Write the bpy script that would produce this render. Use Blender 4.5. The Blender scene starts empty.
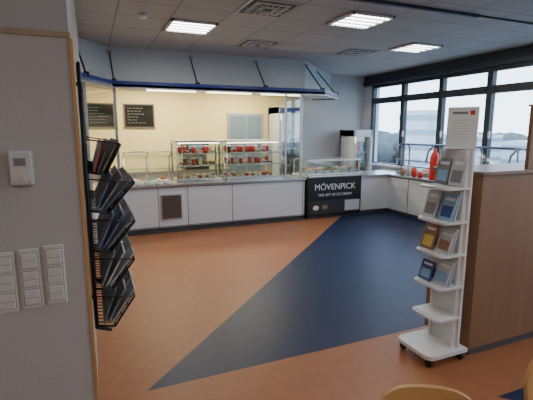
import bpy, bmesh, math, random
from mathutils import Vector, Matrix, Euler
random.seed(4)
scene = bpy.context.scene

# ------------------------------------------------------------------ materials
def newmat(name):
    m = bpy.data.materials.new(name); m.use_nodes = True
    nt = m.node_tree; b = nt.nodes["Principled BSDF"]
    return m, nt, b
def mat(name, col, rough=0.5, metal=0.0, noise=0.0, nscale=20.0, emit=None, es=0.0, spec=None, bump=0.0):
    m, nt, b = newmat(name)
    b.inputs["Base Color"].default_value = (*col, 1)
    b.inputs["Roughness"].default_value = rough
    b.inputs["Metallic"].default_value = metal
    if spec is not None: b.inputs["Specular IOR Level"].default_value = spec
    if emit:
        b.inputs["Emission Color"].default_value = (*emit, 1); b.inputs["Emission Strength"].default_value = es
    if noise > 0 or bump > 0:
        geo = nt.nodes.new("ShaderNodeNewGeometry")
        n = nt.nodes.new("ShaderNodeTexNoise"); n.inputs["Scale"].default_value = nscale; n.inputs["Detail"].default_value = 4
        nt.links.new(geo.outputs["Position"], n.inputs["Vector"])
        if noise > 0:
            r = nt.nodes.new("ShaderNodeMapRange")
            r.inputs["From Min"].default_value = .3; r.inputs["From Max"].default_value = .7
            r.inputs["To Min"].default_value = 1 - noise; r.inputs["To Max"].default_value = 1 + noise
            nt.links.new(n.outputs["Fac"], r.inputs["Value"])
            v = nt.nodes.new("ShaderNodeVectorMath"); v.operation = 'SCALE'
            v.inputs[0].default_value = col
            nt.links.new(r.outputs["Result"], v.inputs["Scale"])
            nt.links.new(v.outputs["Vector"], b.inputs["Base Color"])
        if bump > 0:
            bp = nt.nodes.new("ShaderNodeBump"); bp.inputs["Strength"].default_value = bump; bp.inputs["Distance"].default_value = .002
            nt.links.new(n.outputs["Fac"], bp.inputs["Height"]); nt.links.new(bp.outputs["Normal"], b.inputs["Normal"])
    return m
def glassmat(name, tint=(0.93, 0.97, 0.97), refl=0.10):
    m = bpy.data.materials.new(name); m.use_nodes = True; nt = m.node_tree; nt.nodes.clear()
    o = nt.nodes.new("ShaderNodeOutputMaterial"); mx = nt.nodes.new("ShaderNodeMixShader")
    t = nt.nodes.new("ShaderNodeBsdfTransparent"); g = nt.nodes.new("ShaderNodeBsdfGlossy")
    t.inputs["Color"].default_value = (*tint, 1); g.inputs["Roughness"].default_value = .03
    mx.inputs["Fac"].default_value = refl
    nt.links.new(t.outputs[0], mx.inputs[1]); nt.links.new(g.outputs[0], mx.inputs[2]); nt.links.new(mx.outputs[0], o.inputs["Surface"])
    return m
def woodmat(name, c1, c2, rough=.45, stretch=(1, 1, .08), scale=14):
    m, nt, b = newmat(name)
    geo = nt.nodes.new("ShaderNodeNewGeometry"); mp = nt.nodes.new("ShaderNodeMapping"); mp.inputs["Scale"].default_value = stretch
    n = nt.nodes.new("ShaderNodeTexNoise"); n.inputs["Scale"].default_value = scale; n.inputs["Detail"].default_value = 6
    r = nt.nodes.new("ShaderNodeValToRGB")
    r.color_ramp.elements[0].position = .3; r.color_ramp.elements[1].position = .7
    r.color_ramp.elements[0].color = (*c1, 1); r.color_ramp.elements[1].color = (*c2, 1)
    nt.links.new(geo.outputs["Position"], mp.inputs["Vector"]); nt.links.new(mp.outputs[0], n.inputs["Vector"])
    nt.links.new(n.outputs["Fac"], r.inputs["Fac"]); nt.links.new(r.outputs["Color"], b.inputs["Base Color"])
    b.inputs["Roughness"].default_value = rough
    return m

M_wall = mat("wall_paint", (.44, .43, .42), .8, noise=.02, nscale=60, bump=.15)
M_wallL = mat("partition_paint", (.47, .445, .425), .8, noise=.03, nscale=90, bump=.3)
M_wallB = mat("white_wall_paint", (.58, .60, .62), .8, noise=.02, nscale=40)
M_cream = mat("cream_kitchen_paint", (.80, .66, .32), .7, noise=.02, nscale=10)
M_bulk = mat("bulkhead_panel", (.62, .65, .67), .5, noise=.02, nscale=8)
M_white = mat("white_laminate", (.64, .66, .68), .35, noise=.015, nscale=6)
M_gap = mat("dark_joint", (.05, .05, .055), .6)
M_plinth = mat("plinth_grey", (.10, .10, .11), .6)
M_steel = mat("brushed_steel", (.62, .63, .64), .28, metal=1.0, noise=.05, nscale=30)
M_alu = mat("grey_aluminium", (.45, .46, .48), .4, metal=.7)
M_dsteel = mat("dark_steel_tube", (.20, .21, .22), .35, metal=.8)
M_blue = mat("blue_fascia", (.010, .028, .20), .35)
M_dframe = mat("dark_window_frame", (.026, .032, .042), .45)
M_black = mat("black_plastic", (.010, .010, .012), .35)
M_blackm = mat("black_wire", (.015, .015, .017), .4, metal=.3)
M_glass = glassmat("clear_glass")
M_sglass = glassmat("screen_glass", (.97, .98, .98), .025)
M_wglass = glassmat("window_glass", (.97, .98, 1), .04)
M_oak = woodmat("oak_bentwood", (.56, .31, .11), (.60, .34, .125), .35, (1, 1, .1), 6)
M_trim = woodmat("beech_trim", (.45, .26, .10), (.55, .33, .14), .5)
M_board = woodmat("tan_board", (.36, .26, .17), (.42, .31, .21), .6)
M_cab = woodmat("brown_wood_veneer", (.25, .13, .065), (.295, .16, .083), .55, (1, 1, .06), 22)
M_wht = mat("white_gloss", (.78, .78, .78), .35)
M_plate = mat("switch_plastic", (.63, .61, .57), .4)
M_chalk = mat("chalkboard_black", (.012, .013, .012), .8, noise=.3, nscale=8, spec=.2)
M_chalkw = mat("chalk_writing", (.35, .35, .32), .9)
M_grille = mat("brown_grille", (.15, .11, .085), .5)
M_tube = mat("fluorescent_tube", (1, 1, 1), .5, emit=(1, .99, .96), es=18)
M_warm = mat("warm_striplight", (1, 1, 1), .5, emit=(1, .88, .62), es=6)
M_paper = mat("paper_white", (.80, .80, .78), .7)
M_page = mat("paper_pages", (.45, .45, .45), .7)
M_red = mat("red_plastic", (.65, .02, .015), .35)
def cm(name, c, r=.5): return mat(name, c, r)
COL = {k: cm("print_" + k, v) for k, v in dict(navy=(.03, .07, .25), sky=(.25, .45, .65), yellow=(.75, .55, .10), brown=(.30, .15, .08),
        teal=(.05, .25, .28), grey=(.22, .22, .23), lgrey=(.55, .56, .57), dark=(.03, .03, .035), orange=(.75, .25, .04), red=(.60, .03, .02),
        green=(.10, .30, .08), cream=(.80, .68, .45), pink=(.75, .35, .35), bread=(.50, .25, .08)).items()}

# ceiling tiles
M_ceil, nt, b = newmat("ceiling_tiles")
geo = nt.nodes.new("ShaderNodeNewGeometry"); mp = nt.nodes.new("ShaderNodeMapping")
mp.inputs["Location"].default_value = (-.37, -.5, 0)
br = nt.nodes.new("ShaderNodeTexBrick"); br.offset = 0; br.squash = 1
br.inputs["Scale"].default_value = 1; br.inputs["Brick Width"].default_value = .6; br.inputs["Row Height"].default_value = .6
br.inputs["Mortar Size"].default_value = .007; br.inputs["Mortar Smooth"].default_value = .1
br.inputs["Color1"].default_value = (.48, .485, .49, 1); br.inputs["Color2"].default_value = (.45, .455, .46, 1); br.inputs["Mortar"].default_value = (.23, .23, .24, 1)
nt.links.new(geo.outputs["Position"], mp.inputs["Vector"]); nt.links.new(mp.outputs[0], br.inputs["Vector"])
nt.links.new(br.outputs["Color"], b.inputs["Base Color"]); b.inputs["Roughness"].default_value = .85

# floor
M_floor, nt, b = newmat("linoleum_two_colour")
L = nt.links.new
geo = nt.nodes.new("ShaderNodeNewGeometry"); sp = nt.nodes.new("ShaderNodeSeparateXYZ"); L(geo.outputs["Position"], sp.inputs[0])
def math_(op, a, bb):
    n = nt.nodes.new("ShaderNodeMath"); n.operation = op
    for i, v in enumerate((a, bb)):
        if isinstance(v, (int, float)): n.inputs[i].default_value = v
        else: L(v, n.inputs[i])
    return n.outputs[0]
X, Y = sp.outputs["X"], sp.outputs["Y"]
r1 = math_('MULTIPLY', math_('GREATER_THAN', Y, 2.60), math_('GREATER_THAN', math_('SUBTRACT', X, Y), -2.36))
r2 = math_('MULTIPLY', math_('LESS_THAN', Y, 1.66), math_('GREATER_THAN', math_('ADD', X, Y), 3.98))
fac = math_('MAXIMUM', r1, r2)
n1 = nt.nodes.new("ShaderNodeTexNoise"); n1.inputs["Scale"].default_value = 9; n1.inputs["Detail"].default_value = 8; n1.inputs["Roughness"].default_value = .7
L(geo.outputs["Position"], n1.inputs["Vector"])
def ramp(c1, c2):
    r = nt.nodes.new("ShaderNodeValToRGB"); r.color_ramp.elements[0].position = .35; r.color_ramp.elements[1].position = .65
    r.color_ramp.elements[0].color = (*c1, 1); r.color_ramp.elements[1].color = (*c2, 1); L(n1.outputs["Fac"], r.inputs["Fac"]); return r.outputs["Color"]
mx = nt.nodes.new("ShaderNodeMix"); mx.data_type = 'RGBA'
L(fac, mx.inputs["Factor"]); L(ramp((.36, .135, .056), (.41, .165, .072)), mx.inputs["A"]); L(ramp((.010, .019, .062), (.015, .027, .082)), mx.inputs["B"])
L(mx.outputs["Result"], b.inputs["Base Color"]); b.inputs["Roughness"].default_value = .42; b.inputs["Specular IOR Level"].default_value = .33

# ------------------------------------------------------------------ builder
class B:
    def __init__(s): s.bm = bmesh.new(); s.mats = []; s.smooth = False
    def mi(s, m):
        if m not in s.mats: s.mats.append(m)
        return s.mats.index(m)
    def add(s, verts, faces, m, M=None, smooth=False):
        vs = [s.bm.verts.new((M @ Vector(v)) if M else Vector(v)) for v in verts]
        k = s.mi(m); out = []
        for f in faces:
            try:
                fc = s.bm.faces.new([vs[i] for i in f]); fc.material_index = k; fc.smooth = smooth; out.append(fc)
            except ValueError: pass
        return vs, out
    def box(s, x0, x1, y0, y1, z0, z1, m, bev=0, M=None, seg=2):
        v = [(x, y, z) for x in (x0, x1) for y in (y0, y1) for z in (z0, z1)]
        f = [(0, 1, 3, 2), (4, 6, 7, 5), (0, 4, 5, 1), (2, 3, 7, 6), (0, 2, 6, 4), (1, 5, 7, 3)]
        vs, fs = s.add(v, f, m, M)
        if bev > 0:
            es = list({e for q in fs for e in q.edges})
            bmesh.ops.bevel(s.bm, geom=es, offset=bev, segments=seg, affect='EDGES', profile=.5)
    def prism(s, pts, z0, z1, m, M=None):
        n = len(pts); v = [(p[0], p[1], z0) for p in pts] + [(p[0], p[1], z1) for p in pts]
        f = [tuple(range(n))[::-1], tuple(range(n, 2 * n))] + [(i, (i + 1) % n, n + (i + 1) % n, n + i) for i in range(n)]
        s.add(v, f, m, M)
    def seg(s, p, q, th, z0, z1, m):
        p = Vector(p); q = Vector(q); d = (q - p).normalized(); nn = Vector((-d.y, d.x)) * th
        s.prism([p, q, q + nn, p + nn], z0, z1, m)
    def cyl(s, p, q, r, m, n=12, r2=None):
        p = Vector(p); q = Vector(q); d = q - p; r2 = r if r2 is None else r2
        rot = d.to_track_quat('Z', 'Y').to_matrix()
        v = []
        for (c, rr) in ((p, r), (q, r2)):
            for i in range(n):
                a = 2 * math.pi * i / n; v.append(c + rot @ Vector((rr * math.cos(a), rr * math.sin(a), 0)))
        k = s.mi(m); vs = [s.bm.verts.new(x) for x in v]
        for i in range(n):
            fc = s.bm.faces.new((vs[i], vs[(i + 1) % n], vs[n + (i + 1) % n], vs[n + i])); fc.material_index = k; fc.smooth = True
        for c in (vs[:n][::-1], vs[n:]):
            fc = s.bm.faces.new(c); fc.material_index = k
    def tube(s, pts, r, m, n=8):
        for a, c in zip(pts[:-1], pts[1:]): s.cyl(a, c, r, m, n)
        for a in pts[1:-1]: s.ball(a, (r, r, r), m, 8, 5)
    def ball(s, c, r, m, u=12, v=8):
        k = s.mi(m)
        ret = bmesh.ops.create_uvsphere(s.bm, u_segments=u, v_segments=v, radius=1, matrix=Matrix.Translation(c) @ Matrix.Diagonal((*r, 1)))
        for vv in ret['verts']:
            for f in vv.link_faces: f.material_index = k; f.smooth = True
    def lathe(s, c, prof, m, n=20):
        v = []; 
        for (r, z) in prof:
            for i in range(n):
                a = 2 * math.pi * i / n; v.append((c[0] + r * math.cos(a), c[1] + r * math.sin(a), c[2] + z))
        f = []
        for j in range(len(prof) - 1):
            for i in range(n): f.append((j * n + i, j * n + (i + 1) % n, (j + 1) * n + (i + 1) % n, (j + 1) * n + i))
        f.append(tuple(range(n))[::-1]); f.append(tuple(range((len(prof) - 1) * n, len(prof) * n)))
        s.add(v, f, m, smooth=True)
    def done(s, name, parent=None):
        bmesh.ops.recalc_face_normals(s.bm, faces=s.bm.faces)
        me = bpy.data.meshes.new(name); s.bm.to_mesh(me); s.bm.free()
        for m in s.mats: me.materials.append(m)
        o = bpy.data.objects.new(name, me); scene.collection.objects.link(o)
        if parent: o.parent = parent
        return o

CZ = 3.0      # ceiling height
WX = 6.4      # window wall
BY = 8.9      # back wall
# ------------------------------------------------------------------ room shell
b = B(); b.box(-3.2, 6.75, -3.2, 9.1, -.12, 0, M_floor); b.done("floor")
b = B(); b.box(-3.2, 6.75, -3.2, 9.1, CZ, CZ + .12, M_ceil); b.done("ceiling")
b = B(); b.box(-3.2, 4.4, BY, BY + .15, 0, CZ, M_cream); b.box(4.4, 6.75, BY, BY + .15, 0, CZ, M_wallB); b.done("wall_back")
b = B(); b.box(-3.2, 6.75, -3.2, -3.05, 0, CZ, M_wall); b.done("wall_front")
b = B(); b.box(-3.2, -3.05, -3.05, BY, 0, CZ, M_wall); b.done("wall_outer_left")
# partition on the left of the picture
b = B()
b.box(-3.05, -.052, 2.04, 2.15, 0, CZ, M_wall)
b.box(-.17, -.052, 2.15, 6.25, 0, CZ, M_wallL)
b.done("wall_left")
b = B()
b.box(-3.05, -.055, 1.99, 2.04, 0, 2.075, M_wallL)
b.done("wall_left_cladding")
b = B(); b.box(-3.05, -.045, 1.985, 2.04, 2.075, 2.1, M_board, .002); b.done("trim_1")
b = B(); b.box(-.055, -.038, 1.985, 2.04, 0, 2.075, M_trim, .002); b.done("trim_2")

# window wall on the right (bays every 1.09 m)
ys = [8.58 - 1.09 * i for i in range(11)]
b = B()
b.box(WX, WX + .25, -3.05, BY, 0, .86, M_wallB)
b.box(WX, WX + .25, -3.05, BY, 2.74, CZ, M_dframe)
b.box(WX, WX + .25, ys[0], BY, .86, 2.74, M_wallB)
b.box(WX, WX + .25, -3.05, ys[-1], .86, 2.74, M_wallB)
b.done("wall_right")
b = B(); b.box(WX - .12, WX + .02, -3.0, 8.85, .86, .90, M_white, .004); b.done("trim_3")
for i in range(10):
    y1, y0 = ys[i], ys[i + 1]
    b = B(); f = .055
    b.box(WX + .02, WX + .12, y0, y0 + f, .86, 2.74, M_dframe); b.box(WX + .02, WX + .12, y1 - f, y1, .86, 2.74, M_dframe)
    b.box(WX + .02, WX + .12, y0 + f, y1 - f, .86, .92, M_dframe); b.box(WX + .02, WX + .12, y0 + f, y1 - f, 2.69, 2.74, M_dframe)
    b.box(WX + .01, WX + .12, y0 + f, y1 - f, 2.32, 2.45, M_dframe)
    b.box(WX + .06, WX + .07, y0 + f, y1 - f, .92, 2.32, M_wglass); b.box(WX + .06, WX + .07, y0 + f, y1 - f, 2.45, 2.69, M_wglass)
    b.box(WX - .02, WX + .02, y1 - .10, y1 - .07, 1.55, 1.68, M_alu, .004)
    b.done("window_%d" % (i + 1))
b = B(); b.box(WX - .10, WX, -3.0, 8.8, 2.76, 2.84, M_dframe, .004); b.done("trim_4")

# ------------------------------------------------------------------ bulkhead + canopy
b = B()
path = [(-.17, 6.62), (.35, 7.33), (3.9, 7.33), (5.45, 8.9)]
for p, q in zip(path[:-1], path[1:]): b.seg(p, q, .12, 2.42, CZ, M_bulk)
b.done("bulkhead")
b = B()
outer = [(-.05, 6.0), (.37, 6.82), (4.05, 6.82), (4.85, 7.62)]
inner = [(4.45, 8.02), (3.9, 7.45), (.32, 7.45), (-.17, 6.75)]
b.prism(outer + inner, 2.345, 2.38, M_white)
for p, q in zip(outer[:-1], outer[1:]):
    b.seg(p, q, .03, 2.325, 2.43, M_blue)
    pv = Vector(p); qv = Vector(q); d = (qv - pv).normalized(); off = Vector((d.y, -d.x)) * .012
    b.seg(pv + off, qv + off, .02, 2.318, 2.34, M_alu)
b.seg((4.85, 7.62), (4.45, 8.02), .03, 2.325, 2.43, M_blue)
for (x0, y0, x1, y1) in [(.02, 6.18, -.1, 6.72), (.40, 6.86, .38, 7.34), (1.68, 6.86, 1.68, 7.34), (2.88, 6.86, 2.88, 7.34), (4.02, 6.86, 3.92, 7.36), (4.78, 7.60, 4.5, 7.95)]:
    b.cyl((x0, y0, 2.42), (x1, y1, 2.93), .012, M_blackm); b.box(x1 - .04, x1 + .04, y1 - .03, y1 + .03, 2.90, 2.95, M_alu)
    b.box(x0 - .035, x0 + .035, y0 - .03, y0 + .02, 2.40, 2.46, M_black)
for x in (.9, 1.9, 2.9): b.box(x, x + .8, 7.05, 7.13, 2.32, 2.345, M_warm)
b.done("serving_canopy")
# posts and glass
b = B()
for (x, y) in [(.40, 6.95), (3.64, 6.97), (-.02, 6.28)]:
    b.box(x - .022, x + .022, y - .022, y + .022, .805, 2.345, M_alu, .004)
b.box(3.34, 3.62, 6.965, 6.975, .9, 2.3, M_glass); b.box(3.31, 3.34, 6.955, 6.985, .805, 2.345, M_alu)
b.seg((0.0, 6.30), (.38, 6.92), .008, .84, 2.34, M_sglass)
b.done("servery_glass_screen")
b = B()
b.prism([(-3.0, 6.4), (-.2, 6.75), (.33, 7.5), (3.86, 7.5), (5.2, 8.85), (-3.0, 8.85)], 2.62, 2.66, M_wallB)
b.done("ceiling_kitchen")

# ------------------------------------------------------------------ counters
b = B()
TOP = .805
body = [(.37, 6.90), (3.70, 6.90), (3.70, 7.6), (.05, 7.6), (-.12, 7.3), (-.12, 6.28), (0.0, 6.28)]
b.prism([(.39, 6.96), (3.70, 6.96), (3.70, 7.55), (.1, 7.55), (-.10, 7.2), (-.10, 6.32), (0.0, 6.32)], 0, .09, M_plinth)
b.prism(body, .085, TOP - .035, M_white)
b.prism([(.35, 6.86), (3.715, 6.86), (3.715, 7.62), (.03, 7.62), (-.12, 7.3), (-.12, 6.27), (.02, 6.27)], TOP - .035, TOP, M_steel)
for x in (.98, 1.47, 2.26, 3.66): b.box(x - .004, x + .004, 6.895, 6.91, .09, TOP - .04, M_gap)
b.box(.37, 3.70, 6.893, 6.91, .095, .105, M_gap); b.box(.37, 3.70, 6.893, 6.905, TOP - .05, TOP - .035, M_gap)
b.box(.37, 3.70, 6.885, 6.93, .0, .03, M_gap)
b.box(1.02, 1.37, 6.885, 6.90, .22, .64, M_alu); b.box(1.04, 1.35, 6.88, 6.89, .24, .62, M_black)
for i in range(13): b.box(1.04, 1.35, 6.872, 6.888, .245 + i * .029, .262 + i * .029, M_grille)
b.done("serving_counter")

b = B()
b.box(4.97, 5.66, 6.90, 7.6, .085, TOP - .035, M_white); b.box(4.97, 5.66, 6.96, 7.6, 0, .085, M_plinth)
b.box(5.66, 6.27, 3.4, 7.6, .085, TOP - .035, M_white); b.box(5.72, 6.27, 3.45, 7.6, 0, .085, M_plinth)
b.box(5.62, 6.27, 3.36, 7.62, TOP - .035, TOP, M_steel, .004); b.box(4.97, 5.62, 6.86, 7.62, TOP - .035, TOP, M_steel)
for y in (3.9, 4.7, 5.5, 6.3): b.box(5.652, 5.67, y - .004, y + .004, .09, TOP - .04, M_gap)
b.box(5.648, 5.67, 3.4, 6.9, TOP - .055, TOP - .035, M_gap)
b.done("buffet_counter")

# ice cream freezer
fr = bpy.data.objects.new("ice_cream_freezer", None); scene.collection.objects.link(fr)
b = B()
b.box(3.73, 4.95, 6.84, 7.5, .05, TOP, M_black, .012); b.box(3.78, 4.90, 6.90, 7.45, 0, .05, M_plinth)
b.box(3.73, 4.95, 6.82, 7.5, TOP, TOP + .05, M_wht, .01)
b.box(3.76, 4.92, 6.828, 6.842, .10, .35, COL['dark'])
for i, (c, x) in enumerate([('cream', 3.85), ('lgrey', 4.62), ('brown', 4.05), ('lgrey', 4.72)]):
    b.ball((x + .06, 6.83, .22 + .03 * (i % 2)), (.07, .008, .05), COL[c])
b.box(4.56, 4.90, 6.822, 6.83, .13, .34, COL['lgrey'])
b.box(3.75, 4.93, 6.84, 6.85, .80, .84, M_alu)
b.done("cabinet", fr)
b = B()
for x in (3.75, 4.92):
    b.box(x - .012, x + .012, 6.9, 6.93, TOP + .05, 1.12, M_alu); b.box(x - .012, x + .012, 7.44, 7.47, TOP + .05, 1.12, M_alu)
    b.box(x - .003, x + .003, 6.92, 7.45, TOP + .05, 1.12, M_glass)
b.box(3.74, 4.93, 6.88, 6.93, 1.12, 1.135, M_alu); b.box(3.74, 4.93, 7.43, 7.48, 1.12, 1.135, M_alu); b.box(3.74, 4.93, 6.93, 7.43, 1.124, 1.130, M_glass)
b.box(3.76, 4.91, 6.905, 6.912, TOP + .05, 1.12, M_glass)
b.box(3.74, 4.93, 6.86, 6.89, 1.11, 1.145, M_wht)
for i in range(6):
    for j in range(2):
        x = 3.80 + i * .19; y = 6.98 + j * .23
        c = COL[['cream', 'pink', 'brown', 'bread', 'lgrey', 'green'][(i + 2 * j) % 6]]
        b.box(x, x + .165, y, y + .20, TOP + .05, TOP + .12, M_steel); b.ball((x + .082, y + .1, TOP + .12), (.075, .09, .04), c)
b.done("glass_top", fr)
def text(s, x, y, z, size, m, name, parent=None, rot=(math.pi / 2, 0, 0)):
    cu = bpy.data.curves.new(name, 'FONT'); cu.body = s; cu.size = size; cu.extrude = .002; cu.align_x = 'CENTER'; cu.align_y = 'CENTER'
    o = bpy.data.objects.new(name, cu); scene.collection.objects.link(o); o.location = (x, y, z); o.rotation_euler = rot
    cu.materials.append(m)
    if parent: o.parent = parent
    return o
text("MÖVENPICK", 4.34, 6.836, .61, .165, M_wht, "lettering", fr)
text("THE ART OF ICE CREAM", 4.34, 6.836, .46, .07, M_wht, "small_lettering", fr)

# ------------------------------------------------------------------ display vitrines with food
def vitrine(x0, x1, y0, y1, z0, z1):
    b = B(); r = .013
    b.box(x0, x1, y0, y1, z0, z0 + .05, M_steel, .004)
    b.box(x0, x1, y0 + .06, y1, z1 - .035, z1, M_steel, .004)
    for x in (x0 + r, x1 - r):
        b.box(x - r, x + r, y1 - .03, y1, z0 + .05, z1 - .03, M_steel)
        b.tube([(x, y0 + .02, z0 + .05), (x, y0 + .02, z1 - .16), (x, y0 + .04, z1 - .07), (x, y0 + .09, z1 - .02)], .012, M_steel)
        b.box(x - .003, x + .003, y0 + .03, y1 - .02, z0 + .05, z1 - .04, M_glass)
    b.box(x0 + .02, x1 - .02, y0 + .012, y0 + .018, z0 + .05, z1 - .12, M_glass)
    b.box(x0 + .03, x1 - .03, y1 - .06, y1 - .055, z0 + .05, z1 - .04, M_glass)
    b.box(x0 + .05, x1 - .05, y0 + .12, y0 + .15, z1 - .055, z1 - .035, M_warm)
    hs = [z0 + .05, z0 + .05 + (z1 - z0) * .33, z0 + .05 + (z1 - z0) * .62]
    for k, z in enumerate(hs):
        if k: b.box(x0 + .02, x1 - .02, y0 + .07, y1 - .07, z - .008, z, M_glass); b.cyl((x0, y0 + .07, z - .005), (x1, y0 + .07, z - .005), .011, M_steel, 8)
        n = int((x1 - x0 - .1) / .115)
        for i in range(n):
            for j in range(2):
                x = x0 + .09 + i * .115; y = y0 + .15 + j * .16
                t = random.random()
                if k == 0:
                    b.box(x - .05, x + .05, y - .06, y + .06, z, z + .012, M_wht)
                    if i % 3 == 2: b.lathe((x, y, z + .012), [(.03, 0), (.048, .05)], M_wht, 12); b.ball((x, y, z + .062), (.045, .045, .02), COL[random.choice(['green', 'yellow', 'orange'])], 8, 6)
                    else: b.ball((x, y, z + .04), (.042, .05, .03), COL[random.choice(['bread', 'red', 'cream', 'bread'])], 8, 6)
                elif t < .45:
                    b.lathe((x, y, z), [(.028, 0), (.04, .11)], COL[random.choice(['red', 'red', 'cream', 'red', 'dark'])], 10)
                    b.lathe((x, y, z + .11), [(.042, 0), (.034, .02)], M_wht, 10)
                elif t < .62:
                    b.lathe((x, y, z), [(.03, 0), (.055, .012)], M_wht, 12)
                    c = random.choice(['brown', 'bread', 'pink'])
                    b.prism([(x - .04, y - .03), (x + .04, y - .03), (x, y + .045)], z + .012, z + .040, COL[c]); b.prism([(x - .04, y - .03), (x + .04, y - .03), (x, y + .045)], z + .040, z + .058, COL['cream'])
                elif t < .96:
                    b.lathe((x, y, z), [(.03, 0), (.052, .012)], M_wht, 12)
                    b.ball((x, y, z + .035), (.042, .042, .034), COL[random.choice(['bread', 'red', 'brown', 'cream', 'green', 'orange'])], 8, 6)
    return b
vitrine(1.32, 2.15, 6.98, 7.5, TOP, 1.52).done("display_vitrine")
vitrine(2.19, 3.28, 6.98, 7.5, TOP, 1.52).done("display_vitrine.001")

# sneeze guard on the left of the counter with plates
b = B()
for x in (.50, .88, 1.26):
    b.tube([(x, 7.42, TOP), (x, 7.40, 1.22), (x, 7.05, 1.34)], .011, M_steel)
    b.cyl((x, 7.10, TOP), (x, 7.34, 1.24), .009, M_steel, 8)
Mx = Matrix.Translation((0, 7.22, 1.285)) @ Matrix.Rotation(math.radians(-19), 4, 'X')
b.box(.47, 1.29, -.20, .20, -.004, .004, M_glass, M=Mx)
b.cyl((.47, 7.03, 1.345), (1.29, 7.03, 1.345), .010, M_steel)
b.box(.50, 1.26, 7.05, 7.055, TOP + .1, 1.30, M_glass)
b.box(.5, 1.26, 7.15, 7.40, 1.04, 1.048, M_glass)
b.done("sneeze_guard")
b = B()
for i in range(5):
    x = .55 + i * .155; h = .03 + .02 * (i % 3)
    b.lathe((x, 6.98, TOP), [(.04, 0), (.07, .012), (.07, .012 + h)], M_wht, 18)
    b.ball((x, 6.98, TOP + .012 + h), (.05, .05, .02), COL[['bread', 'cream', 'green', 'orange', 'cream'][i]], 10, 6)
b.done("plate_stack")
b = B()
b.box(.53, 1.23, 7.13, 7.38, TOP, TOP + .03, M_steel, .004)
for i in range(4):
    x = .55 + i * .17; b.box(x, x + .15, 7.15, 7.36, TOP + .03, TOP + .06, M_wht, .006)
    b.ball((x + .075, 7.25, TOP + .06), (.06, .09, .03), COL[['cream', 'bread', 'green', 'red'][i]], 10, 6)
b.done("food_tray")

# ------------------------------------------------------------------ kitchen back side
def chalkboard(x, z, w, h):
    b = B(); y = BY
    b.box(x - w / 2, x + w / 2, y - .02, y, z - h / 2, z + h / 2, M_chalk)
    for (a, c, d, e) in [(x - w / 2, x + w / 2, z - h / 2, z - h / 2 + .025), (x - w / 2, x + w / 2, z + h / 2 - .025, z + h / 2), (x - w / 2, x - w / 2 + .025, z - h / 2, z + h / 2), (x + w / 2 - .025, x + w / 2, z - h / 2, z + h / 2)]:
        b.box(a, c, y - .032, y, d, e, M_grille)
    for i in range(6):
        l = random.uniform(.3, .7) * w; zz = z + h / 2 - .09 - i * .058
        xx = x - w * .38
        while xx < x - w * .38 + l:
            q = random.uniform(.02, .06); b.box(xx, xx + q, y - .023, y - .019, zz, zz + .006, M_chalkw); xx += q + .02
    return b
chalkboard(.96, 1.975, .60, .48).done("chalkboard")
chalkboard(.20, 1.975, .58, .48).done("chalkboard.001")
b = B()
b.box(2.82, 3.66, BY - .06, BY, 0, 2.06, M_alu); b.box(2.88, 3.60, BY - .07, BY - .055, .05, 2.0, mat("door_blue_grey", (.16, .22, .28), .3))
b.box(3.22, 3.26, BY - .08, BY - .06, .05, 2.0, M_alu); b.box(3.52, 3.55, BY - .13, BY - .07, 1.0, 1.14, M_steel)
b.done("door_1")
b = B()
b.box(-1.5, 2.7, 8.3, 8.88, 0, .86, M_white); b.box(-1.5, 2.72, 8.27, 8.88, .86, .90, M_steel)
for i in range(6): b.box(-1.2 + i * .65, -1.19 + i * .65, 8.295, 8.31, .05, .84, M_gap)
b.done("kitchen_worktop")
def fridge(name, x0, x1, y0, y1, z1, body, inner):
    b = B()
    b.box(x0, x1, y1 - .04, y1, 0, z1, body); b.box(x0, x0 + .04, y0, y1, 0, z1, body); b.box(x1 - .04, x1, y0, y1, 0, z1, body)
    b.box(x0, x1, y0, y1, 0, .18, body); b.box(x0, x1, y0, y1, z1 - .16, z1, body, .01)
    b.box(x0 + .05, x1 - .05, y0 - .004, y0, z1 - .14, z1 - .03, inner)
    b.box(x0 + .04, x1 - .04, y0 + .01, y0 + .016, .18, z1 - .16, M_glass)
    b.box(x0 + .02, x0 + .05, y0 - .02, y0, .5, z1 - .3, M_alu)
    b.box(x0 + .06, x0 + .075, y0 + .03, y0 + .05, .2, z1 - .17, M_warm)
    n = int((z1 - .4) / .32)
    for k in range(n):
        z = .22 + k * (z1 - .42) / n
        b.box(x0 + .04, x1 - .04, y0 + .04, y1 - .04, z, z + .012, M_steel)
        m = int((x1 - x0 - .12) / .085)
        for i in range(m):
            x = x0 + .10 + i * .085
            b.lathe((x, y0 + .1, z + .012), [(.03, 0), (.03, .13), (.012, .18), (.012, .21)], COL[random.choice(['red', 'navy', 'sky', 'green', 'orange', 'lgrey', 'dark'])], 10)
    return b.done(name)
fridge("drinks_fridge", 3.78, 4.35, 8.25, 8.85, 2.20, COL['lgrey'], COL['navy'])
fridge("upright_refrigerator", 5.62, 6.14, 8.12, 8.70, 1.70, M_wht, M_wht)
b = B()
b.box(1.75, 2.25, 8.35, 8.8, .90, .98, M_black, .01); b.box(1.75, 2.25, 8.55, 8.8, .98, 1.42, M_steel, .01); b.box(1.75, 2.25, 8.35, 8.8, 1.28, 1.44, M_black, .015)
b.box(1.82, 2.18, 8.345, 8.352, 1.32, 1.40, COL['sky'])
for x in (1.9, 2.1): b.cyl((x, 8.45, 1.28), (x, 8.45, 1.2), .02, M_steel); b.lathe((x, 8.45, .98), [(.025, 0), (.04, .08)], M_wht, 12)
b.done("coffee_machine")

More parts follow.
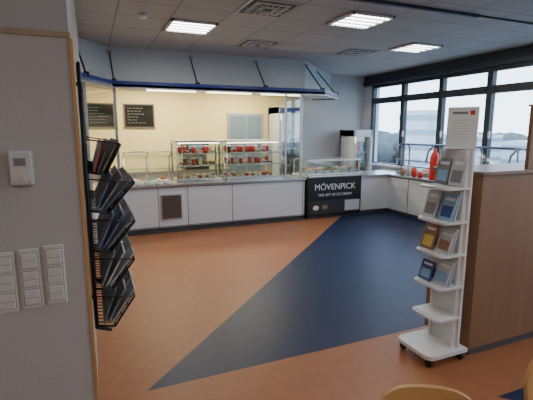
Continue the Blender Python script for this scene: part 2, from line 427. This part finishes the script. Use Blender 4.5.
# ------------------------------------------------------------------ buffet glass on window counter
b = B()
x0, x1, y0, y1 = 5.78, 6.22, 4.35, 6.95
for y in (y0, 5.18, 6.02, y1):
    b.tube([(x1, y, TOP), (x1, y, 1.33), (x1 - .06, y, 1.41), (x0 + .2, y, 1.41), (x0 + .06, y, 1.31), (x0 + .01, y, 1.10)], .017, M_dsteel)
    b.cyl((x0 + .25, y, TOP), (x0 + .2, y, 1.41), .013, M_dsteel)
for yy0, yy1 in ((y0, 5.18), (5.18, 6.02), (6.02, y1)):
    b.add([(x0 + .01, yy0, 1.10), (x0 + .01, yy1, 1.10), (x0 + .06, yy1, 1.31), (x0 + .06, yy0, 1.31)], [(0, 1, 2, 3)], M_glass)
    b.add([(x0 + .06, yy0, 1.31), (x0 + .06, yy1, 1.31), (x0 + .2, yy1, 1.41), (x0 + .2, yy0, 1.41)], [(0, 1, 2, 3)], M_glass)
    b.add([(x0 + .2, yy0, 1.415), (x0 + .2, yy1, 1.415), (x1, yy1, 1.415), (x1, yy0, 1.415)], [(0, 1, 2, 3)], M_glass)
b.cyl((x1 - .06, y0, 1.41), (x1 - .06, y1, 1.41), .015, M_dsteel); b.cyl((x0 + .2, y0, 1.41), (x0 + .2, y1, 1.41), .015, M_dsteel)
b.cyl((x0 + .01, y0, 1.10), (x0 + .01, y1, 1.10), .012, M_dsteel)
b.box(x0 + .08, x1 - .02, y0 + .03, y1 - .03, TOP, TOP + .05, M_steel, .005)
for i in range(6):
    y = y0 + .1 + i * .4
    b.box(x0 + .12, x1 - .06, y, y + .33, TOP + .05, TOP + .10, M_black if i % 2 else M_wht, .006)
    b.ball(((x0 + x1) / 2 + .03, y + .165, TOP + .10), (.10, .13, .04), COL[['green', 'cream', 'red', 'bread', 'orange', 'green'][i]], 12, 6)
b.done("buffet_sneeze_guard")
b = B()
b.lathe((5.70, 5.72, TOP), [(.075, 0), (.078, .02), (.078, .40), (.05, .48), (.03, .50), (.03, .56), (.0, .56)], M_red, 20)
b.done("red_dispenser")
b = B()
b.lathe((5.70, 5.45, TOP), [(.06, 0), (.06, .30), (.03, .38), (.02, .42), (.0, .42)], M_wht, 18)
b.done("white_thermos")
b = B()
b.lathe((5.70, 5.10, TOP), [(.055, 0), (.055, .26), (.03, .34), (.03, .36), (.0, .36)], M_steel, 18)
b.done("steel_thermos")
b = B()
for i, (c, h) in enumerate([('red', .12), ('red', .18), ('lgrey', .22), ('brown', .14)]):
    b.lathe((5.70, 6.05 + i * .16, TOP), [(.04, 0), (.05, h * .6), (.03, h), (.0, h)], COL[c], 14)
b.done("condiment_jars")

# ------------------------------------------------------------------ brown cabinet / divider at right
b = B()
b.box(2.52, 4.6, 2.07, 2.52, .07, 1.385, M_cab, .004); b.box(2.56, 4.58, 2.10, 2.48, 0, .07, M_plinth)
b.box(2.50, 4.62, 2.05, 2.54, 1.385, 1.41, woodmat("cabinet_top", (.24, .15, .10), (.30, .19, .13), .35), .004)
b.done("room_divider_cabinet")
b = B()
b.box(3.00, 3.9, 2.09, 2.12, 1.41, 1.87, M_cab, .004); b.box(2.99, 3.91, 2.08, 2.13, 1.87, 1.885, M_cab, .003)
b.done("wooden_screen")

# ------------------------------------------------------------------ brochure tower
b = B()
px0, px1, ty0, ty1 = 2.17, 2.42, 2.08, 2.36
b.box(2.415, 2.435, ty0, ty1, .09, 1.56, M_wht, .003)
b.box(2.38, 2.415, ty0 + .02, ty0 + .035, .09, 1.56, M_wht); b.box(2.38, 2.415, ty1 - .035, ty1 - .02, .09, 1.56, M_wht)
def rshelf(z, x0, x1, y0, y1, th=.016, r=.05):
    pts = [(x1, y0), (x1, y1)]
    for i in range(7):
        a = math.pi / 2 + i * math.pi / 12; pts.append((x0 + r + r * math.cos(a), y1 - r + r * math.sin(a)))
    for i in range(7):
        a = math.pi + i * math.pi / 12; pts.append((x0 + r + r * math.cos(a), y0 + r + r * math.sin(a)))
    b.prism(pts, z, z + th, M_wht)
SH = [.33, .57, .81, 1.05, 1.29]
for z in SH:
    rshelf(z, px0 + .03, 2.415, ty0, ty1)
    b.tube([(px0 + .05, ty0 + .03, z + .03), (px0 + .04, ty0 + .08, z + .03), (px0 + .04, ty1 - .08, z + .03), (px0 + .05, ty1 - .03, z + .03)], .004, M_wht)
rshelf(.07, px0 - .05, 2.49, ty0 - .03, ty1 + .05, .03, .06)
for (x, y) in [(2.17, 2.10), (2.17, 2.37), (2.46, 2.09), (2.46, 2.37)]:
    b.cyl((x - .012, y, .028), (x + .012, y, .028), .028, M_black, 16); b.cyl((x, y, .045), (x, y, .072), .012, M_steel)
b.done("brochure_display_tower")
b = B()
def book(x, y, z, w, h, t, c, c2, lean=16):
    Mx = Matrix.Translation((x, y, z + .004)) @ Matrix.Rotation(math.radians(lean), 4, 'Y')
    b.box(0, t, -w / 2, w / 2, 0, h, c, M=Mx); b.box(.001, t + .001, -w / 2 + .002, w / 2 + .002, .002, h - .002, M_paper, M=Mx)
    b.box(-.0015, 0, -w * .38, w * .38, h * .12, h * .55, c2, M=Mx); b.box(-.0015, 0, -w * .38, w * .30, h * .75, h * .86, M_paper, M=Mx)
for (y, h, c, c2) in [(ty0 + .075, .20, 'lgrey', 'grey'), (ty0 + .205, .19, 'grey', 'sky')]:
    book(2.345, y, SH[4] + .018, .12, h, .010, COL[c], COL[c2], 12)
rows = [(SH[3], [('sky', 'navy', .19), ('lgrey', 'grey', .20)]),
        (SH[2], [('lgrey', 'brown', .17), ('brown', 'yellow', .19)]), (SH[1], [('lgrey', 'sky', .18), ('navy', 'sky', .15)])]
for z, bs in rows:
    for j, (c, c2, h) in enumerate(bs):
        y = ty0 + .075 + j * .135
        book(2.25 + (.0 if j else .02), y, z + .018, .12, h, .012, COL[c], COL[c2], 18)
        book(2.30, y, z + .018, .125, h + .012, .012, COL['lgrey'], COL[c], 14)
b.done("brochures")
ang = math.atan2(-.60, -.80)
Mx = Matrix.Translation((2.425, 2.2, 1.566)) @ Matrix.Rotation(ang + math.pi / 2, 4, 'Z') @ Matrix.Rotation(math.radians(-8), 4, 'X')
b = B()
b.box(-.1, .1, -.004, .0, .0, .295, M_paper, M=Mx)
b.box(-.105, .105, .0, .003, -.003, .30, M_glass, M=Mx); 
b.box(-.1, .1, -.03, .05, -.004, .002, M_wht, M=Mx)
b.box(-.07, .03, -.0055, -.004, .245, .262, COL['grey'], M=Mx)
b.box(.045, .075, -.0055, -.004, .24, .27, COL['red'], M=Mx)
for i in range(8): b.box(-.07, random.uniform(.03, .075), -.0052, -.004, .06 + i * .02, .064 + i * .02, COL['lgrey'], M=Mx)
b.done("sign_holder")

# ------------------------------------------------------------------ wire magazine rack on left wall
rack = bpy.data.objects.new("magazine_rack", None); scene.collection.objects.link(rack)
b = B()
y0, y1, zb, zt = 2.50, 3.35, .55, 2.05
for y in (y0, y1): b.tube([(-.03, y, zt), (-.03, y, zb), (.05, y, zb - .03)], .011, M_blackm)
b.cyl((-.03, y0, zt), (-.03, y1, zt), .008, M_blackm); b.cyl((-.03, y0, zb), (-.03, y1, zb), .008, M_blackm)
b.cyl((-.03, y0, 1.85), (-.03, y1, 1.85), .006, M_blackm)
for y in (y0 + .1, y1 - .1):
    for z in (1.95, .7): b.cyl((-.052, y, z), (-.03, y, z), .012, M_blackm)
tiers = [.54, .77, 1.00, 1.23, 1.45]
DD = [.19, .20, .215, .225, .16]
for k, z in enumerate(tiers):
    d = DD[k]
    for y in (y0, y1):
        b.tube([(-.03, y, z + .02), (.07, y, z - .0), (d, y, z + .17)], .007, M_blackm)
        b.cyl((-.03, y, z + .20), (d, y, z + .17), .004, M_blackm)
    for q in range(4):
        t = q / 3; b.cyl((.07 + (d - .07) * t, y0, z + .17 * t), (.07 + (d - .07) * t, y1, z + .17 * t), .005, M_blackm, 6)
    for q in range(17):
        y = y0 + (y1 - y0) * q / 16
        b.cyl((.07, y, z), (d, y, z + .17), .0035, M_blackm, 6); b.cyl((.07, y, z), (-.03, y, z + .02), .0035, M_blackm, 6)
b.done("wire_frame", rack)
b = B()
for k, z in enumerate(tiers):
    d = DD[k]; hh = .24 if k < 4 else .20
    for q in range(4):
        yc = y0 + .11 + q * .21
        for s_ in range(3):
            c = COL[random.choice(['dark', 'navy', 'lgrey', 'dark', 'lgrey', 'grey', 'brown', 'red'])]
            x = .06 - s_ * .022
            lean = math.degrees(math.atan2(d - .07, .17)) * (1 - .2 * s_)
            Mx = Matrix.Translation((x, yc, z + .012)) @ Matrix.Rotation(math.radians(lean), 4, 'Y')
            b.box(-.006, .0, -.095, .095, 0, hh - .01 * s_, c, M=Mx); b.box(-.009, -.006, -.093, .093, .003, hh - .002 - .01 * s_, M_page, M=Mx)
b.done("magazines", rack)

# ------------------------------------------------------------------ wall switches, thermostat
def switchplate(x, z):
    b = B(); y = 1.99
    b.box(x - .041, x + .041, y - .010, y, z - .134, z + .134, M_plate, .004)
    for k in (-1, 0, 1):
        zc = z + k * .082
        b.box(x - .033, x + .033, y - .0115, y - .009, zc - .036, zc + .036, COL['grey'])
        b.box(x - .031, x + .031, y - .018, y - .009, zc - .034, zc + .034, M_plate, .004)
        b.box(x - .028, x + .028, y - .0188, y - .0175, zc - .001, zc + .001, COL['grey'])
    return b
switchplate(-.178, 1.068).done("light_switch")
switchplate(-.273, 1.062).done("light_switch.001")
switchplate(-.368, 1.056).done("light_switch.002")
b = B(); b.box(-.314, -.224, 1.980, 1.99, 1.470, 1.614, COL['lgrey'], .003); b.box(-.310, -.228, 1.958, 1.981, 1.474, 1.610, M_plate, .006)
b.box(-.296, -.242, 1.9565, 1.959, 1.548, 1.592, COL['lgrey'], .001); b.box(-.290, -.248, 1.9555, 1.957, 1.555, 1.585, COL['grey'])
b.cyl((-.269, 1.952, 1.508), (-.269, 1.959, 1.508), .014, M_plate, 20)
for i in range(4): b.box(-.300 + i * .018, -.290 + i * .018, 1.957, 1.959, 1.483, 1.486, COL['grey'])
b.done("thermostat")

# ------------------------------------------------------------------ ceiling fixtures
def area(name, loc, sx, sy, e, col, rot=(0, 0, 0)):
    l = bpy.data.lights.new(name, 'AREA'); l.shape = 'RECTANGLE'; l.size = sx; l.size_y = sy; l.energy = e; l.color = col
    o = bpy.data.objects.new(name, l); scene.collection.objects.link(o); o.location = loc; o.rotation_euler = rot
def louvre(x, y):
    b = B(); h = .29
    for (a, c, d, e) in [(-h, h, -h, -h + .03), (-h, h, h - .03, h), (-h, -h + .03, -h, h), (h - .03, h, -h, h)]:
        b.box(x + a, x + c, y + d, y + e, CZ - .03, CZ, M_wht)
    b.box(x - h, x + h, y - h, y + h, CZ - .006, CZ, M_wht)
    for i in range(4):
        yy = y - .2 + i * .133; b.cyl((x - .26, yy, CZ - .016), (x + .26, yy, CZ - .016), .011, M_tube, 8)
    for i in range(3): b.box(x - .26, x + .26, y - .136 + i * .133, y - .130 + i * .133, CZ - .03, CZ - .005, M_alu)
    for i in range(9): xx = x - .24 + i * .06; b.box(xx - .002, xx + .002, y - .26, y + .26, CZ - .03, CZ - .02, M_alu)
    return b
for i, (x, y, e) in enumerate([(1.27, 5.5, 15), (3.07, 4.4, 15), (4.87, 5.45, 14), (1.27, 1.6, 4), (3.07, 0.8, 8), (4.87, 2.6, 7), (1.27, -1.4, 18), (4.3, -1.4, 16), (-1.3, -.6, 13)]):  # fixtures near and behind the camera are out of view, added to brighten the room
    louvre(x, y).done("ceiling_light_and_fill" + ("" if i == 0 else ".%03d" % i))
    area("fluorescent_and_fill_lamp" + ("" if i == 0 else ".%03d" % i), (x, y, CZ - .035), .5, .5, e, (1, .985, .96))
def diffuser(x, y, s=.28):
    b = B()
    b.box(x - s, x + s, y - s, y + s, CZ - .008, CZ, M_alu)
    for k in range(5):
        r = s - .03 - k * .05
        if r < .03: break
        b.box(x - r, x + r, y - r, y + r, CZ - .010 - .003 * k, CZ - .007 - .003 * k, M_gap if k % 2 == 0 else M_wallB)
    for i in range(16):
        a = i * math.pi / 8
        Mx = Matrix.Translation((x, y, CZ - .026)) @ Matrix.Rotation(a, 4, 'Z'); b.box(.06, .24, -.006, .006, 0, .004, M_wallB, M=Mx)
    return b
for i, (x, y) in enumerate([(1.87, 4.4), (2.47, 6.2), (4.27, 6.2)]):
    diffuser(x, y).done("ceiling_air_vent" + ("" if i == 0 else ".%03d" % i))
b = B(); b.lathe((.65, 5.17, CZ - .05), [(.02, 0), (.05, .012), (.055, .05)], M_wht, 20); b.done("smoke_detector")
b = B(); b.box(1.9, 4.2, 3.68, 3.73, CZ - .035, CZ, M_dframe, .004); b.done("ceiling_track_rail")
b = B(); b.box(4.2, 6.36, 3.695, 3.715, CZ - .02, CZ, M_gap); b.done("trim_5")

# ------------------------------------------------------------------ bentwood chairs
def chair(name, x, y, rot, H=.80):
    e = bpy.data.objects.new(name, None); scene.collection.objects.link(e); e.location = (x, y, 0); e.rotation_euler = (0, 0, rot)
    b = B(); n = 28; top = []; 
    for i in range(n):
        a = 2 * math.pi * i / n
        ca, sa = math.cos(a), math.sin(a)
        px = .20 * math.copysign(abs(ca) ** .7, ca); py = .19 * math.copysign(abs(sa) ** .7, sa)
        top.append((px, py + .21))
    b.prism(top, .435, .455, M_oak); b.done("seat", e)
    b = B(); nu, nv = 33, 14; th = .018
    grid = []
    for j in range(nv):
        v = j / (nv - 1)
        for i in range(nu):
            s_ = -1 + 2 * i / (nu - 1); u = math.sin(s_ * math.pi / 2)
            hw = .185
            zt = H - .085 * abs(u) ** 5; zl = H - .25 + .03 * abs(u) ** 3
            grid.append((u * hw, -.01 + .05 * u * u - .035 * v, zl + (zt - zl) * v))
    V = [(p[0], p[1] - th / 2, p[2]) for p in grid] + [(p[0], p[1] + th / 2, p[2]) for p in grid]
    F = []; N = nu * nv
    for j in range(nv - 1):
        for i in range(nu - 1):
            a = j * nu + i; F.append((a, a + 1, a + nu + 1, a + nu)); F.append((N + a, N + a + nu, N + a + nu + 1, N + a + 1))
    b.add(V, F, M_oak, smooth=True)
    G = []
    for i in range(nu - 1):
        G.append((i, N + i, N + i + 1, i + 1)); a = (nv - 1) * nu + i; G.append((a, a + 1, N + a + 1, N + a))
    for j in range(nv - 1):
        a = j * nu; G.append((a, a + nu, N + a + nu, N + a)); a = j * nu + nu - 1; G.append((a, N + a, N + a + nu, a + nu))
    b.add(V, G, M_oak, smooth=False)
    b.done("backrest", e)
    b = B()
    for sx in (-1, 1):
        b.tube([(sx * .19, -.06, 0.0), (sx * .165, .03, .44), (sx * .15, .012, .56), (sx * .15, .012, .70)], .011, M_steel)
        b.tube([(sx * .19, .42, 0.0), (sx * .16, .36, .435)], .011, M_steel)
        b.cyl((sx * .165, .03, .43), (sx * .16, .36, .43), .010, M_steel)
        for yy in (-.06, .42): b.cyl((sx * .19, yy, 0), (sx * .19, yy, .02), .015, M_black)
    b.cyl((-.16, .36, .425), (.16, .36, .425), .009, M_steel); b.cyl((-.165, .03, .425), (.165, .03, .425), .009, M_steel)
    b.done("frame", e)
chair("dining_chair", 1.015, .97, math.radians(180 - 30), .81)
chair("dining_chair.001", 1.56, .86, math.radians(180 - 10), .885)

# ------------------------------------------------------------------ outdoors
b = B(); b.box(8, 900, -500, 700, -15.2, -15, mat("outdoor_ground", (.22, .25, .24), .9, noise=.3, nscale=.05)); b.done("outdoor_ground")
M_bld = mat("building_concrete", (.50, .54, .58), .8); M_bw = mat("building_window", (.24, .29, .35), .3)
def building(name, x, y, w, d, z1, rot=0):
    b = B(); Mx = Matrix.Translation((x, y, 0)) @ Matrix.Rotation(rot, 4, 'Z')
    b.box(-w / 2, w / 2, -d / 2, d / 2, -15, z1, M_bld, M=Mx)
    z = z1 - 2.2
    while z > -14:
        b.box(-w / 2 - .1, w / 2 + .1, -d / 2 - .1, d / 2 + .1, z, z + 1.2, M_bw, M=Mx); z -= 3.3
    b.done(name)
building("office_building", 71, 76, 7, 7, 6.0, .3)
building("office_building.001", 105, 62, 20, 24, -1, .2)
building("office_building.002", 120, 112, 24, 20, 0, 0)
b = B(); M_tree = mat("tree_foliage", (.09, .105, .10), .95, noise=.3, nscale=.3)
for i in range(190):
    a = math.radians(random.uniform(5, 75)); r = random.uniform(190, 260)
    s_ = random.uniform(5, 9); b.ball((r * math.cos(a), r * math.sin(a), -11 + random.uniform(0, 4)), (s_ * 1.4, s_ * 1.4, s_), M_tree, 8, 6)
b.done("distant_treeline")

# ------------------------------------------------------------------ lights
area("kitchen_lamp", (1.2, 8.1, 2.58), 1.2, .3, 56, (1, .89, .62))
area("kitchen_lamp.001", (3.0, 8.1, 2.58), 1.2, .3, 56, (1, .89, .62))
area("kitchen_lamp.002", (-.9, 7.9, 2.58), 1.2, .3, 44, (1, .89, .62))

w = bpy.data.worlds.new("World"); scene.world = w; w.use_nodes = True; nt = w.node_tree
bg = nt.nodes["Background"]; tc = nt.nodes.new("ShaderNodeTexCoord"); sp = nt.nodes.new("ShaderNodeSeparateXYZ"); r = nt.nodes.new("ShaderNodeValToRGB")
nt.links.new(tc.outputs["Generated"], sp.inputs[0]); nt.links.new(sp.outputs["Z"], r.inputs["Fac"]); nt.links.new(r.outputs["Color"], bg.inputs["Color"])
r.color_ramp.elements[0].position = 0.0; r.color_ramp.elements[0].color = (.74, .89, 1, 1)
r.color_ramp.elements[1].position = .5; r.color_ramp.elements[1].color = (.50, .70, 1, 1)
bg.inputs["Strength"].default_value = 6.0

# ------------------------------------------------------------------ camera
cam = bpy.data.cameras.new("camera"); co = bpy.data.objects.new("camera", cam); scene.collection.objects.link(co)
co.location = (0, 0, 1.7); co.rotation_euler = (math.radians(80.4), 0, math.radians(-22.9)); cam.lens = 36 * 415 / 533; cam.sensor_width = 36
cam.clip_start = .05; cam.clip_end = 2000
scene.camera = co
